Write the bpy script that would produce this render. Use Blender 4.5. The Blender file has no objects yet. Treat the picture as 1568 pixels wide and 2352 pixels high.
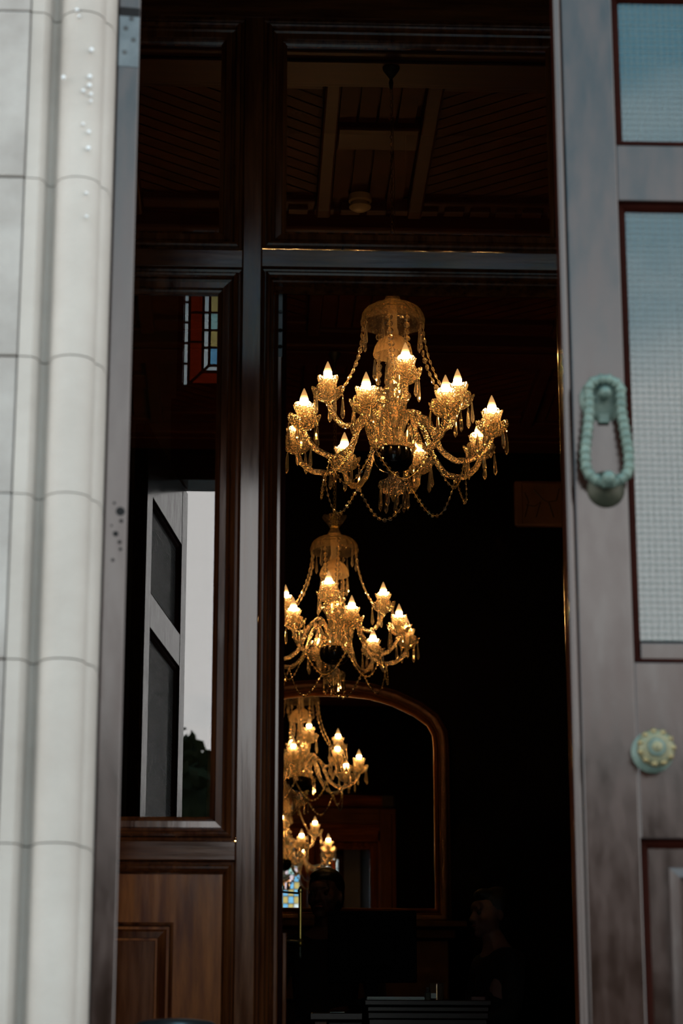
import bpy, bmesh, math, random
from mathutils import Vector, Matrix
random.seed(7)
S = bpy.context.scene
C = bpy.context.collection
PI = math.pi
R = math.radians

# ------------------------------------------------------------------ camera, sky, exposure
cam = bpy.data.objects.new('camera', bpy.data.cameras.new('camera'))
C.objects.link(cam)
cam.location = (0, 0, 0.2)
cam.rotation_euler = (R(90 + 16.4), 0, R(-2.3))
cam.data.sensor_fit = 'VERTICAL'
cam.data.sensor_height = 36
cam.data.lens = 85
cam.data.clip_start = 0.05
cam.data.dof.use_dof = True
cam.data.dof.focus_distance = 9.5
cam.data.dof.aperture_fstop = 5.3
S.camera = cam
S.view_settings.view_transform = 'Standard'
S.view_settings.look = 'None'
S.view_settings.exposure = 0
S.view_settings.gamma = 1
S.view_settings.use_curve_mapping = False
S.cycles.max_bounces = 16
S.cycles.transmission_bounces = 12
S.cycles.transparent_max_bounces = 24
S.cycles.glossy_bounces = 8
S.cycles.sample_clamp_indirect = 18
S.cycles.use_denoising = True

W = bpy.data.worlds.new('sky'); S.world = W; W.use_nodes = True
def world():
    nt = W.node_tree; n = nt.nodes; n.clear(); L = nt.links.new
    out = n.new('ShaderNodeOutputWorld'); bg = n.new('ShaderNodeBackground')
    tc = n.new('ShaderNodeTexCoord'); mp = n.new('ShaderNodeMapping')
    mp.inputs['Scale'].default_value = (1, 1, 2.2); mp.inputs['Location'].default_value = (0.4, 2.2, 1.4)
    nz = n.new('ShaderNodeTexNoise'); nz.inputs['Scale'].default_value = 2.1; nz.inputs['Detail'].default_value = 6; nz.inputs['Roughness'].default_value = 0.5
    cr = n.new('ShaderNodeValToRGB')
    e = cr.color_ramp.elements
    e[0].position = 0.39; e[0].color = (0.75, 1.6, 2.05, 1)
    e[1].position = 0.52; e[1].color = (4.1, 4.0, 3.9, 1)
    L(tc.outputs['Generated'], mp.inputs['Vector']); L(mp.outputs['Vector'], nz.inputs['Vector'])
    sx = n.new('ShaderNodeSeparateXYZ'); L(tc.outputs['Generated'], sx.inputs[0])
    ml = n.new('ShaderNodeMath'); ml.operation = 'MULTIPLY_ADD'; ml.inputs[1].default_value = -.40; ml.inputs[2].default_value = .15
    ad = n.new('ShaderNodeMath'); ad.operation = 'ADD'
    L(sx.outputs['Z'], ml.inputs[0]); L(ml.outputs[0], ad.inputs[0]); L(nz.outputs['Fac'], ad.inputs[1])   # cloud thickens towards the horizon
    L(ad.outputs[0], cr.inputs['Fac']); L(cr.outputs['Color'], bg.inputs['Color'])
    bg.inputs['Strength'].default_value = 0.95
    L(bg.outputs[0], out.inputs[0])
world()

# ------------------------------------------------------------------ materials
def nodes(name):
    m = bpy.data.materials.new(name); m.use_nodes = True
    nt = m.node_tree; nt.nodes.clear()
    out = nt.nodes.new('ShaderNodeOutputMaterial')
    return m, nt, nt.nodes.new, nt.links.new, out

def pbr(name, c1, c2=None, rough=0.5, metal=0, scale=8, stretch=(1, 1, 1), bump=0.0, bscale=None, ior=1.5,
        wear=None, wear_th=0.68, r2=None, coat=0, spots=None):
    m, nt, N, L, out = nodes(name)
    b = N('ShaderNodeBsdfPrincipled'); L(b.outputs[0], out.inputs[0])
    b.inputs['Metallic'].default_value = metal; b.inputs['Roughness'].default_value = rough
    b.inputs['IOR'].default_value = ior; b.inputs['Coat Weight'].default_value = coat
    b.inputs['Coat Roughness'].default_value = rough * .6
    tc = N('ShaderNodeTexCoord'); mp = N('ShaderNodeMapping'); mp.inputs['Scale'].default_value = stretch
    L(tc.outputs['Object'], mp.inputs['Vector'])
    nz = N('ShaderNodeTexNoise'); nz.inputs['Scale'].default_value = scale; nz.inputs['Detail'].default_value = 6
    nz.inputs['Roughness'].default_value = .6
    L(mp.outputs['Vector'], nz.inputs['Vector'])
    cr = N('ShaderNodeValToRGB'); e = cr.color_ramp.elements
    e[0].position = .35; e[0].color = (*c1, 1); e[1].position = .68; e[1].color = (*(c2 or c1), 1)
    L(nz.outputs['Fac'], cr.inputs['Fac'])
    col = cr.outputs['Color']
    if wear:
        n2 = N('ShaderNodeTexNoise'); n2.inputs['Scale'].default_value = scale * .7; n2.inputs['Detail'].default_value = 8
        n2.inputs['Roughness'].default_value = .7; L(tc.outputs['Object'], n2.inputs['Vector'])
        t = N('ShaderNodeMath'); t.operation = 'GREATER_THAN'; t.inputs[1].default_value = wear_th
        L(n2.outputs['Fac'], t.inputs[0])
        mx = N('ShaderNodeMixRGB'); L(t.outputs[0], mx.inputs[0]); L(col, mx.inputs[1]); mx.inputs[2].default_value = (*wear, 1)
        col = mx.outputs[0]
    if spots:
        v = N('ShaderNodeTexVoronoi'); v.inputs['Scale'].default_value = 22; L(tc.outputs['Object'], v.inputs['Vector'])
        t = N('ShaderNodeMath'); t.operation = 'LESS_THAN'; t.inputs[1].default_value = .09; L(v.outputs['Distance'], t.inputs[0])
        mx = N('ShaderNodeMixRGB'); L(t.outputs[0], mx.inputs[0]); L(col, mx.inputs[1]); mx.inputs[2].default_value = (*spots, 1)
        col = mx.outputs[0]
    L(col, b.inputs['Base Color'])
    if r2 is not None:
        mr = N('ShaderNodeMapRange'); mr.inputs['From Min'].default_value = .35; mr.inputs['From Max'].default_value = .7
        mr.inputs['To Min'].default_value = rough; mr.inputs['To Max'].default_value = r2
        L(nz.outputs['Fac'], mr.inputs['Value']); L(mr.outputs[0], b.inputs['Roughness'])
    if bump:
        bp = N('ShaderNodeBump'); bp.inputs['Strength'].default_value = bump; bp.inputs['Distance'].default_value = .01
        n3 = N('ShaderNodeTexNoise'); n3.inputs['Scale'].default_value = bscale or scale * 3; n3.inputs['Detail'].default_value = 5
        L(mp.outputs['Vector'], n3.inputs['Vector']); L(n3.outputs['Fac'], bp.inputs['Height']); L(bp.outputs[0], b.inputs['Normal'])
    return m

def thin_glass(name, tint=(1, 1, 1), k=1.0, rough=0.0, bump=0, bscale=3, ior=1.5, haze=0.0):
    """window glass: clear sheet that lets light pass and mirrors by fresnel at both faces"""
    m, nt, N, L, out = nodes(name)
    tr = N('ShaderNodeBsdfTransparent'); tr.inputs[0].default_value = (*tint, 1)
    gl = N('ShaderNodeBsdfGlossy'); gl.inputs['Roughness'].default_value = rough
    fr = N('ShaderNodeFresnel'); fr.inputs['IOR'].default_value = ior
    mu = N('ShaderNodeMath'); mu.operation = 'MULTIPLY'; mu.inputs[1].default_value = k; mu.use_clamp = True
    L(fr.outputs[0], mu.inputs[0])
    mx = N('ShaderNodeMixShader'); L(mu.outputs[0], mx.inputs[0]); L(tr.outputs[0], mx.inputs[1]); L(gl.outputs[0], mx.inputs[2])
    if bump:
        tc = N('ShaderNodeTexCoord'); nz = N('ShaderNodeTexNoise'); nz.inputs['Scale'].default_value = bscale
        L(tc.outputs['Object'], nz.inputs['Vector'])
        bp = N('ShaderNodeBump'); bp.inputs['Strength'].default_value = bump; bp.inputs['Distance'].default_value = .01
        L(nz.outputs['Fac'], bp.inputs['Height']); L(bp.outputs[0], gl.inputs['Normal'])
    fin = mx.outputs[0]
    if haze:
        tl = N('ShaderNodeBsdfTranslucent'); tl.inputs[0].default_value = (*tint, 1)
        m2 = N('ShaderNodeMixShader'); m2.inputs[0].default_value = haze; L(fin, m2.inputs[1]); L(tl.outputs[0], m2.inputs[2])
        fin = m2.outputs[0]
    L(fin, out.inputs[0])
    return m

def crystal(name, bscale=150, bump=.6, clear=.22, diff=.10, col=(1, .93, .8)):
    """cut lead crystal: refracting glass with engraved facets, part of it plain see-through"""
    m, nt, N, L, out = nodes(name)
    g = N('ShaderNodeBsdfGlass'); g.inputs['IOR'].default_value = 1.55; g.inputs['Roughness'].default_value = .02
    g.inputs['Color'].default_value = (*col, 1)
    tr = N('ShaderNodeBsdfTransparent'); tr.inputs[0].default_value = (*col, 1)
    df = N('ShaderNodeBsdfTranslucent'); df.inputs[0].default_value = (*col, 1)
    d2 = N('ShaderNodeBsdfDiffuse'); d2.inputs[0].default_value = (*col, 1)
    if bump:
        tc = N('ShaderNodeTexCoord'); v = N('ShaderNodeTexVoronoi'); v.inputs['Scale'].default_value = bscale
        L(tc.outputs['Object'], v.inputs['Vector'])
        bp = N('ShaderNodeBump'); bp.inputs['Strength'].default_value = bump; bp.inputs['Distance'].default_value = .004
        L(v.outputs['Distance'], bp.inputs['Height'])
        for q in (g, df, d2): L(bp.outputs[0], q.inputs['Normal'])
    a = N('ShaderNodeMixShader'); a.inputs[0].default_value = clear; L(g.outputs[0], a.inputs[1]); L(tr.outputs[0], a.inputs[2])
    h = N('ShaderNodeMixShader'); h.inputs[0].default_value = .5; L(df.outputs[0], h.inputs[1]); L(d2.outputs[0], h.inputs[2])
    b = N('ShaderNodeMixShader'); b.inputs[0].default_value = diff; L(a.outputs[0], b.inputs[1]); L(h.outputs[0], b.inputs[2])
    L(b.outputs[0], out.inputs[0])
    return m

def bulb_mat():
    m, nt, N, L, out = nodes('lit_bulb')
    tc = N('ShaderNodeTexCoord'); sp = N('ShaderNodeSeparateXYZ'); L(tc.outputs['Object'], sp.inputs[0])
    cr = N('ShaderNodeValToRGB'); mr = N('ShaderNodeMapRange')
    mr.inputs['From Min'].default_value = -.03; mr.inputs['From Max'].default_value = .06
    L(sp.outputs['Z'], mr.inputs['Value']); L(mr.outputs[0], cr.inputs['Fac'])
    e = cr.color_ramp.elements
    e[0].position = .12; e[0].color = (.004, .004, .004, 1); e[1].position = .60; e[1].color = (.0024, .0024, .0024, 1)
    k = e.new(.22); k.color = (1, 1, 1, 1)
    k = e.new(.36); k.color = (1, 1, 1, 1)
    k = e.new(.46); k.color = (.012, .012, .012, 1)
    k = e.new(.97); k.color = (.0013, .0013, .0013, 1)
    mu = N('ShaderNodeMath'); mu.operation = 'MULTIPLY'; mu.inputs[1].default_value = 340
    L(cr.outputs['Color'], mu.inputs[0])
    em = N('ShaderNodeEmission'); em.inputs['Color'].default_value = (1, .50, .165, 1); L(mu.outputs[0], em.inputs['Strength'])
    L(em.outputs[0], out.inputs[0])
    return m

M = {}
M['wood'] = pbr('dark_varnished_wood', (.050, .011, .003), (.15, .042, .010), rough=.10, scale=5, stretch=(7, 7, .6), bump=.025, bscale=6, r2=.17, ior=1.6)
M['wood_h'] = pbr('dark_varnished_wood_across', (.050, .011, .003), (.15, .042, .010), rough=.10, scale=5, stretch=(.6, 7, 7), bump=.025, bscale=6, r2=.17, ior=1.6)
M['panel_wood'] = pbr('brown_panel_wood', (.12, .026, .006), (.36, .11, .022), rough=.16, scale=4, stretch=(6, 6, .7), bump=.04, bscale=7)
M['door_paint'] = pbr('dark_brown_door_varnish', (.012, .0050, .0034), (.026, .0095, .006), rough=.13, scale=9, stretch=(3, 3, .8), bump=.035, bscale=8, r2=.26, ior=1.58, wear=(.13, .052, .024), wear_th=.70)
M['door_dark'] = pbr('door_moulding_shaded_red', (.012, .0018, .0008), (.020, .003, .0013), rough=.7, ior=1.12, scale=9)  # shade of the sideways-facing mouldings put into a dark matte red
M['stone'] = pbr('pale_limestone', (.235, .207, .187), (.37, .338, .31), rough=.85, scale=4.5, bump=.35, bscale=18, wear=(.16, .15, .13), wear_th=.66)
M['stone2'] = pbr('pale_smooth_limestone', (.335, .292, .257), (.43, .383, .343), rough=.8, scale=2.4, bump=.25, bscale=20, spots=None)
M['mortar'] = pbr('grey_mortar', (.19, .175, .15), (.26, .245, .215), rough=.95, scale=30)
M['lichen'] = pbr('white_drip', (.7, .72, .74), rough=.8)
M['ground'] = pbr('grey_paving', (.12, .12, .11), (.2, .195, .18), rough=.9, scale=3, bump=.3)
M['step'] = pbr('worn_stone_step', (.16, .155, .14), (.25, .24, .22), rough=.85, scale=5, bump=.3)
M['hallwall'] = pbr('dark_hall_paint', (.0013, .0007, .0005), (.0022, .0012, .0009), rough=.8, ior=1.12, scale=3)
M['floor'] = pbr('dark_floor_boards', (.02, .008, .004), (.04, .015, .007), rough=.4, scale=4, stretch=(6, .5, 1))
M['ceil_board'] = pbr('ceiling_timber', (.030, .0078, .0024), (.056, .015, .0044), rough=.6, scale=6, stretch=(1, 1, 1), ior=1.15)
M['ceil_beam'] = pbr('ceiling_beam_timber', (.026, .0065, .002), (.040, .010, .003), rough=.5, ior=1.18, scale=4, stretch=(.6, 5, 5))
M['porch'] = pbr('porch_plaster', (.014, .010, .008), (.022, .015, .012), rough=.8, scale=3)
M['glass'] = thin_glass('clear_old_glass', k=1.9, bump=.006, bscale=2.5, ior=1.52)
M['wireglass'] = thin_glass('wired_cast_glass', tint=(.62, .74, .76), k=1.9, rough=.03, bump=.012, bscale=4, ior=1.52, haze=.05)
M['wire'] = pbr('embedded_wire', (.10, .125, .125), rough=.5, metal=.6)
M['lead'] = pbr('lead_came', (.012, .012, .012), rough=.5, metal=.3)
M['steel'] = pbr('dull_steel_plate', (.06, .07, .075), (.10, .11, .115), rough=.28, metal=.55, scale=20, wear=(.08, .06, .05), wear_th=.7)
M['screw'] = pbr('dark_screw_head', (.03, .03, .03), (.07, .07, .07), rough=.5, metal=.6)
M['hole'] = pbr('black_bored_hole', (.002, .001, .001), rough=.9)
M['brass'] = pbr('polished_brass', (.50, .36, .09), (.62, .46, .14), rough=.3, metal=1, scale=20)
M['verdigris'] = pbr('green_weathered_bronze', (.07, .105, .088), (.13, .18, .15), rough=.5, metal=.25, scale=30, bump=.2, bscale=90, wear=(.17, .15, .09), wear_th=.66)
M['knobbrass'] = pbr('rubbed_brass', (.20, .15, .07), (.30, .24, .12), rough=.36, metal=.7, scale=50, wear=(.10, .13, .105), wear_th=.6)
M['knobface'] = pbr('tarnished_brass_green', (.10, .115, .075), (.19, .16, .085), rough=.42, metal=.45, scale=60)
M['bronze_dark'] = pbr('dark_bronze', (.02, .022, .012), (.035, .035, .02), rough=.5, metal=.5, scale=30)
M['crystal'] = crystal('cut_crystal', bscale=150, bump=1.0, clear=.10, diff=.025, col=(1, .955, .86))
M['cup'] = crystal('engraved_crystal', bscale=110, bump=1.0, clear=.18, diff=.03, col=(1, .955, .86))
M['canopy'] = crystal('star_cut_crystal', bscale=70, bump=.25, clear=.12, diff=.035, col=(1, .93, .80))
M['bead'] = crystal('faceted_crystal', bump=0, clear=.05, diff=.05, col=(1, .95, .86))
M['frost'] = crystal('fluted_frosted_crystal', bscale=300, bump=.3, clear=.22, diff=.15, col=(1, .90, .72))
M['blackbowl'] = pbr('silvered_dark_bowl', (.006, .006, .006), rough=.08, metal=0, ior=1.6)
M['bulb'] = bulb_mat()
M['gilt'] = pbr('aged_gilt', (.50, .20, .05), (.66, .28, .07), rough=.42, metal=.6, scale=18, bump=.1)
M['gilt2'] = pbr('gilt_mid', (.12, .045, .012), (.18, .07, .018), rough=.4, metal=.6, scale=18)
M['giltdark'] = pbr('dark_gilt_carving', (.035, .012, .0045), (.06, .021, .007), rough=.45, metal=.5, scale=25, bump=.4, bscale=70)
M['marble'] = pbr('dark_mantel', (.05, .028, .014), (.10, .05, .022), rough=.6, ior=1.2, scale=4)
M['black'] = pbr('black_plastic', (.002, .002, .002), rough=.75, ior=1.2)
M['paper'] = pbr('white_paper', (.55, .68, .68), rough=.8)
M['archi'] = pbr('brown_architrave_wood', (.05, .016, .005), (.08, .026, .008), rough=.5, ior=1.2, scale=4)
M['desk'] = pbr('dark_reception_desk_wood', (.006, .002, .0014), (.014, .0045, .003), rough=.25, scale=4, stretch=(.6, 5, 5))
M['skin'] = pbr('skin', (.15, .065, .045), (.19, .085, .06), rough=.6, scale=20)
M['skin2'] = pbr('skin_ruddy', (.09, .04, .028), (.12, .05, .036), rough=.6, scale=20)
M['hair'] = pbr('black_hair', (.006, .004, .003), rough=.4, bump=.3, bscale=200)
M['cloth'] = pbr('black_cloth', (.003, .003, .0035), rough=.9, bump=.1, bscale=300)
M['eye'] = pbr('eye', (.06, .05, .045), rough=.2)
M['lip'] = pbr('lip', (.25, .07, .05), rough=.5)
M['leaf'] = pbr('tree_leaves', (.006, .010, .004), (.014, .021, .007), rough=.8, ior=1.2, scale=1)
M['bark'] = pbr('bark', (.04, .03, .02), rough=.9)
M['plaque'] = pbr('dull_brown_panel', (.06, .025, .012), (.10, .042, .018), rough=.6, scale=6)
M['plaque_d'] = pbr('dark_relief_lines', (.015, .006, .003), rough=.6)
M['plasticw'] = pbr('yellowed_white_plastic', (.22, .16, .09), rough=.5)
M['redbox'] = pbr('dark_red_leather', (.08, .018, .012), rough=.5)
def pane_mat(name, c): return thin_glass(name, tint=c, k=1.2, rough=.05, bump=.3, bscale=60, haze=.35)
M['g_white'] = pane_mat('cathedral_glass_white', (.72, .78, .80))
M['g_red'] = pane_mat('cathedral_glass_rust', (.30, .085, .04))
M['g_yellow'] = pane_mat('cathedral_glass_straw', (.62, .56, .34))
M['g_blue'] = pane_mat('cathedral_glass_blue', (.36, .60, .76))
M['g_sea'] = pane_mat('cathedral_glass_seafoam', (.50, .68, .68))
M['g_pink'] = pane_mat('cathedral_glass_pale_pink', (.70, .64, .68))

# ------------------------------------------------------------------ object helpers
def tag(o, label=None, cat=None, group=None, kind=None):
    if label: o['label'] = label
    if cat: o['category'] = cat
    if group: o['group'] = group
    if kind: o['kind'] = kind
    return o

def empty(name, loc=(0, 0, 0), rz=0, parent=None):
    o = bpy.data.objects.new(name, None); C.objects.link(o); o.location = loc; o.rotation_euler = (0, 0, rz)
    o.empty_display_size = .05
    if parent: o.parent = parent
    return o

class MB:
    def __init__(s): s.v = []; s.f = []
    def add(s, v, f):
        n = len(s.v); s.v += [tuple(p) for p in v]; s.f += [tuple(i + n for i in q) for q in f]; return s
    def box(s, x0, y0, z0, x1, y1, z1, bev=0):
        if x0 > x1: x0, x1 = x1, x0
        if y0 > y1: y0, y1 = y1, y0
        if z0 > z1: z0, z1 = z1, z0
        if bev:
            bm = bmesh.new(); bmesh.ops.create_cube(bm, size=1)
            for v in bm.verts:
                v.co = ((x0 + x1) / 2 + v.co.x * (x1 - x0), (y0 + y1) / 2 + v.co.y * (y1 - y0), (z0 + z1) / 2 + v.co.z * (z1 - z0))
            bmesh.ops.bevel(bm, geom=bm.edges[:], offset=bev, segments=2, affect='EDGES', profile=.5)
            bm.verts.index_update()
            s.add([v.co[:] for v in bm.verts], [[v.index for v in f.verts] for f in bm.faces]); bm.free()
            return s
        v = [(x0, y0, z0), (x1, y0, z0), (x1, y1, z0), (x0, y1, z0), (x0, y0, z1), (x1, y0, z1), (x1, y1, z1), (x0, y1, z1)]
        return s.add(v, [(0, 3, 2, 1), (4, 5, 6, 7), (0, 1, 5, 4), (1, 2, 6, 5), (2, 3, 7, 6), (3, 0, 4, 7)])
    def lathe(s, prof, n=24, o=(0, 0, 0), fn=None, axis='Z', cap=False):
        """prof: list of (r, z)"""
        vs = []
        for (r, z) in prof:
            for k in range(n):
                a = 2 * PI * k / n
                rr, zz = fn(r, z, a) if fn else (r, z)
                p = (rr * math.cos(a), rr * math.sin(a), zz)
                if axis == 'Y': p = (p[0], -p[2], p[1])
                vs.append((p[0] + o[0], p[1] + o[1], p[2] + o[2]))
        fs = []
        for i in range(len(prof) - 1):
            for k in range(n):
                a, b = i * n + k, i * n + (k + 1) % n
                fs.append((a, b, b + n, a + n))
        if cap:
            fs.append(tuple(range(n))[::-1]); fs.append(tuple(range((len(prof) - 1) * n, len(prof) * n)))
        return s.add(vs, fs)
    def tube(s, pts, r, n=8, twist=None, cap=True):
        pts = [Vector(p) for p in pts]; vs = []; m = len(pts)
        up = Vector((0, 0, 1))
        prev = None
        for i, p in enumerate(pts):
            t = (pts[min(i + 1, m - 1)] - pts[max(i - 1, 0)]).normalized()
            if prev is None:
                a = up if abs(t.dot(up)) < .9 else Vector((1, 0, 0))
                u = t.cross(a).normalized()
            else:
                u = (prev - t * prev.dot(t)).normalized()
            prev = u; w = t.cross(u)
            rr = r[i] if isinstance(r, (list, tuple)) else r
            for k in range(n):
                a = 2 * PI * k / n; q = rr
                if twist: q = rr * (1 + .22 * math.cos(3 * (a + twist * i)))
                vs.append(p + u * math.cos(a) * q + w * math.sin(a) * q)
        fs = []
        for i in range(m - 1):
            for k in range(n):
                a, b = i * n + k, i * n + (k + 1) % n
                fs.append((a, b, b + n, a + n))
        if cap: fs += [tuple(range(n))[::-1], tuple(range((m - 1) * n, m * n))]
        return s.add([v[:] for v in vs], fs)
    def ring(s, x0, z0, x1, z1, prof, y=0):
        """mitred moulding round a rectangular opening; prof (inset, depth)"""
        vs = []
        for (d, dy) in prof:
            vs += [(x0 + d, y + dy, z0 + d), (x1 - d, y + dy, z0 + d), (x1 - d, y + dy, z1 - d), (x0 + d, y + dy, z1 - d)]
        fs = []
        for i in range(len(prof) - 1):
            for k in range(4):
                a, b = i * 4 + k, i * 4 + (k + 1) % 4
                fs.append((a, a + 4, b + 4, b))
        return s.add(vs, fs)
    def prism(s, poly, y0, y1):
        """poly in XZ extruded in Y"""
        n = len(poly)
        vs = [(p[0], y0, p[1]) for p in poly] + [(p[0], y1, p[1]) for p in poly]
        return s.add(vs, [tuple(range(n)), tuple(range(n, 2 * n))[::-1]] + [(k, k + n, (k + 1) % n + n, (k + 1) % n) for k in range(n)])
    def prismz(s, poly, z0, z1):
        n = len(poly)
        vs = [(p[0], p[1], z0) for p in poly] + [(p[0], p[1], z1) for p in poly]
        return s.add(vs, [tuple(range(n))[::-1], tuple(range(n, 2 * n))] + [(k, (k + 1) % n, (k + 1) % n + n, k + n) for k in range(n)])
    def mesh(s, name, mat, smooth=None):
        me = bpy.data.meshes.new(name); me.from_pydata(s.v, [], s.f)
        bm = bmesh.new(); bm.from_mesh(me); bmesh.ops.recalc_face_normals(bm, faces=bm.faces)
        bm.to_mesh(me); bm.free()
        me.materials.append(M[mat] if isinstance(mat, str) else mat)
        if smooth is not None:
            me.polygons.foreach_set('use_smooth', [True] * len(me.polygons))
            if smooth < 180:
                try: me.set_sharp_from_angle(angle=R(smooth))
                except Exception: pass
        me.update()
        return me
    def build(s, name, mat, parent=None, smooth=None, loc=None, rot=None, kind=None, label=None):
        o = bpy.data.objects.new(name, s.mesh(name, mat, smooth)); C.objects.link(o)
        if parent: o.parent = parent
        if loc: o.location = loc
        if rot: o.rotation_euler = rot
        if kind: o['kind'] = kind
        if label: o['label'] = label
        return o

def inst(name, me, parent=None, loc=(0, 0, 0), rot=(0, 0, 0), scale=None):
    o = bpy.data.objects.new(name, me); C.objects.link(o); o.parent = parent; o.location = loc; o.rotation_euler = rot
    if scale: o.scale = scale
    return o

def copy_tree(o, parent=None):
    c = o.copy(); C.objects.link(c); c.parent = parent
    for ch in KIDS.get(o.name, []): copy_tree(ch, c)
    return c
KIDS = {}
def index_kids():
    KIDS.clear()
    for o in bpy.data.objects:
        if o.parent: KIDS.setdefault(o.parent.name, []).append(o)

def struct(name, loc=(0, 0, 0)):
    o = empty(name, loc); o['kind'] = 'structure'; return o

BIG = [(0, 0), (.003, .013), (.011, .016), (.014, .005), (.019, .001), (.025, .003), (.029, .010), (.031, .022), (.038, .024),
       (.040, .020), (.057, .021), (.060, .034), (.066, .036), (.072, .041), (.072, .052)]
DOORP = [(0, 0), (.004, .014), (.010, .017), (.014, .006), (.019, .001), (.025, .003), (.029, .012), (.032, .030), (.036, .034), (.040, .060), (.0525, .085), (.0525, .09)]
PANELP = [(0, 0), (.003, .012), (.008, .014), (.011, .006), (.016, .001), (.022, .003), (.027, .012), (.031, .026), (.036, .030)]

# ------------------------------------------------------------------ facade of limestone
YF = 4.32
facade = struct('wall_front')
zs = [-1.2, -.85, -.5, -.15, .17, .50, .85, 1.186, 1.501, 1.772, 2.138, 2.493, 2.86, 3.22, 3.60, 3.98]
G = .0012
def jamb_profile(sg, x_edge):
    # plan of the moulded jamb stone from the reveal outwards; sg=-1 left jamb, +1 right
    p = [(0, .30), (0, .085), (.004, .055), (.012, .040), (.017, .036)]
    for k in range(9):
        a = PI * k / 8
        p.append((.060 - .043 * math.cos(a), .030 - .043 * math.sin(a)))
    p += [(.105, .034), (.112, .040), (.120, .036), (.126, .010), (.135, .0), (.16, -.002), (.16, .30)]
    return [(x_edge + sg * a, YF + b) for a, b in p]
for sg, xe in ((-1, -.2775), (1, 1.475)):
    for i in range(len(zs) - 1):
        dz = random.uniform(-.0012, .0012)
        poly = [(x, y + dz) for x, y in jamb_profile(sg, xe)]
        MB().prismz(poly, zs[i] + G, zs[i + 1] - G).build('stone_block', 'stone2', facade, smooth=40)
        xa = xe + sg * .1625; xb = xe + sg * (.62 if i % 2 else .46)
        dy = random.uniform(-.003, .003)
        MB().box(xa, YF - .004 + dy, zs[i] + G, xb, YF + .3, zs[i + 1] - G, .003).build('stone_block', 'stone', facade)
        xc = xe + sg * 1.55
        MB().box(xb + sg * 2 * G, YF - .004 - dy, zs[i] + G, xc, YF + .3, zs[i + 1] - G, .003).build('stone_block', 'stone', facade)
    MB().box(xe + sg * .01, YF + .075, -1.2, xe + sg * 1.54, YF + .29, 3.98).build('mortar_core', 'mortar', facade)
# lintel stones over the fanlight
for k in range(6):
    x0 = -1.83 + k * .81
    MB().box(x0 + G, YF - .002, 3.98 + G, x0 + .81 - G, YF + .3, 4.45, .004).build('stone_block', 'stone', facade)
for k in range(5):
    x0 = -1.83 + k * .972
    MB().box(x0 + G, YF - .002, 4.45 + G, x0 + .972 - G, YF + .3, 5.0, .004).build('stone_block', 'stone', facade)
dr = MB()
for (x, y, r) in [(160, 30, 5), (165, 45, 4), (195, 122, 6), (136, 187, 6), (193, 184, 6), (193, 204, 6), (180, 217, 5), (197, 224, 5), (197, 240, 4),
                  (182, 293, 4), (195, 310, 5), (195, 347, 6), (194, 448, 4), (196, 500, 4)]:
    # dried white drips down the roll moulding
    X = -.2775 - .060 + (x - 172) * .0009; Z = 2.493 + (30 - y) * .000935
    dr.lathe([(0, .0), (r * .0006, -.0), (r * .0007, .004), (r * .0004, .007), (0, .0075)], 8, (X, YF + .030 - .041, Z), axis='Y')
dr.build('white_lime_drips', 'lichen', facade, smooth=180, kind='stuff')

ground = struct('floor_outside')
MB().box(-14, -30, -1.32, 16, 3.7, -1.2).build('paving', 'ground', ground)
MB().box(-3, -30, -1.3, 4, 3.7, -1.17).build('path', 'step', ground)
steps = struct('floor_steps')
for k in range(6):
    MB().box(-1.0, 4.28 - .3 * (6 - k) + .3, -1.2, 2.2, 4.28 - .3 * (5 - k) + (.3 if k == 5 else .3), -1.2 + .2 * (k + 1) - (.02 if k == 5 else 0), .008).build('step', 'step', steps)
porchfloor = struct('floor_porch')
for i in range(6):
    for j in range(6):
        MB().box(-.62 + i * .375 + .002, 4.60 + j * .345 + .002, -.03, -.62 + (i + 1) * .375 - .002, 4.60 + (j + 1) * .345 - .002, 0, .002).build('floor_tile', 'step', porchfloor)

# porch shell between the facade and the inner screen
pl = struct('wall_porch_left'); MB().box(-.75, 4.62, 0, -.64, 6.70, 4.3).build('panel', 'porch', pl)
pr = struct('wall_porch_right'); MB().box(1.64, 4.62, 0, 1.75, 6.70, 4.3).build('panel', 'porch', pr)
pc = struct('ceiling_porch'); MB().box(-.75, 4.62, 4.3, 1.75, 6.70, 4.42).build('soffit', 'porch', pc)

# ------------------------------------------------------------------ transom beam and leaded fanlight above the outer doors
fan = struct('window_1')
tb = MB().box(-.30, 4.46, 2.875, 1.50, 4.62, 3.20, .006).build('transom_beam', 'wood_h', fan)
MB().box(-.30, 4.48, 3.20, 1.50, 4.60, 3.26, .004).build('sill_rail', 'wood_h', fan)
MB().box(-.33, 4.48, 3.90, 1.53, 4.60, 4.0, .004).build('head_rail', 'wood_h', fan)
MB().box(-.33, 4.48, 2.875, -.2555, 4.60, 4.0).build('side_rail', 'wood', fan)
MB().box(1.4185, 4.48, 2.875, 1.53, 4.60, 4.0).build('side_rail', 'wood', fan)
FX0, FX1, FZ0, FZ1, FYg = -.257, 1.42, 3.262, 3.895, 4.53
came = MB()
def pane(x0, z0, x1, z1, mat, poly=None):
    g = .004
    b = MB()
    if poly: b.prism(poly, FYg - .0015, FYg + .0015)
    else: b.box(x0 + g, FYg - .0015, z0 + g, x1 - g, FYg + .0015, z1 - g)
    b.build('pane', mat, fan)
def fbar(x0, z0, x1, z1, t=.0048):
    d = Vector((x1 - x0, 0, z1 - z0)).normalized(); n = Vector((-d.z, 0, d.x)) * t
    came.prism([(x0 + n.x, z0 + n.z), (x1 + n.x, z1 + n.z), (x1 - n.x, z1 - n.z), (x0 - n.x, z0 - n.z)], FYg - .004, FYg + .004)
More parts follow.
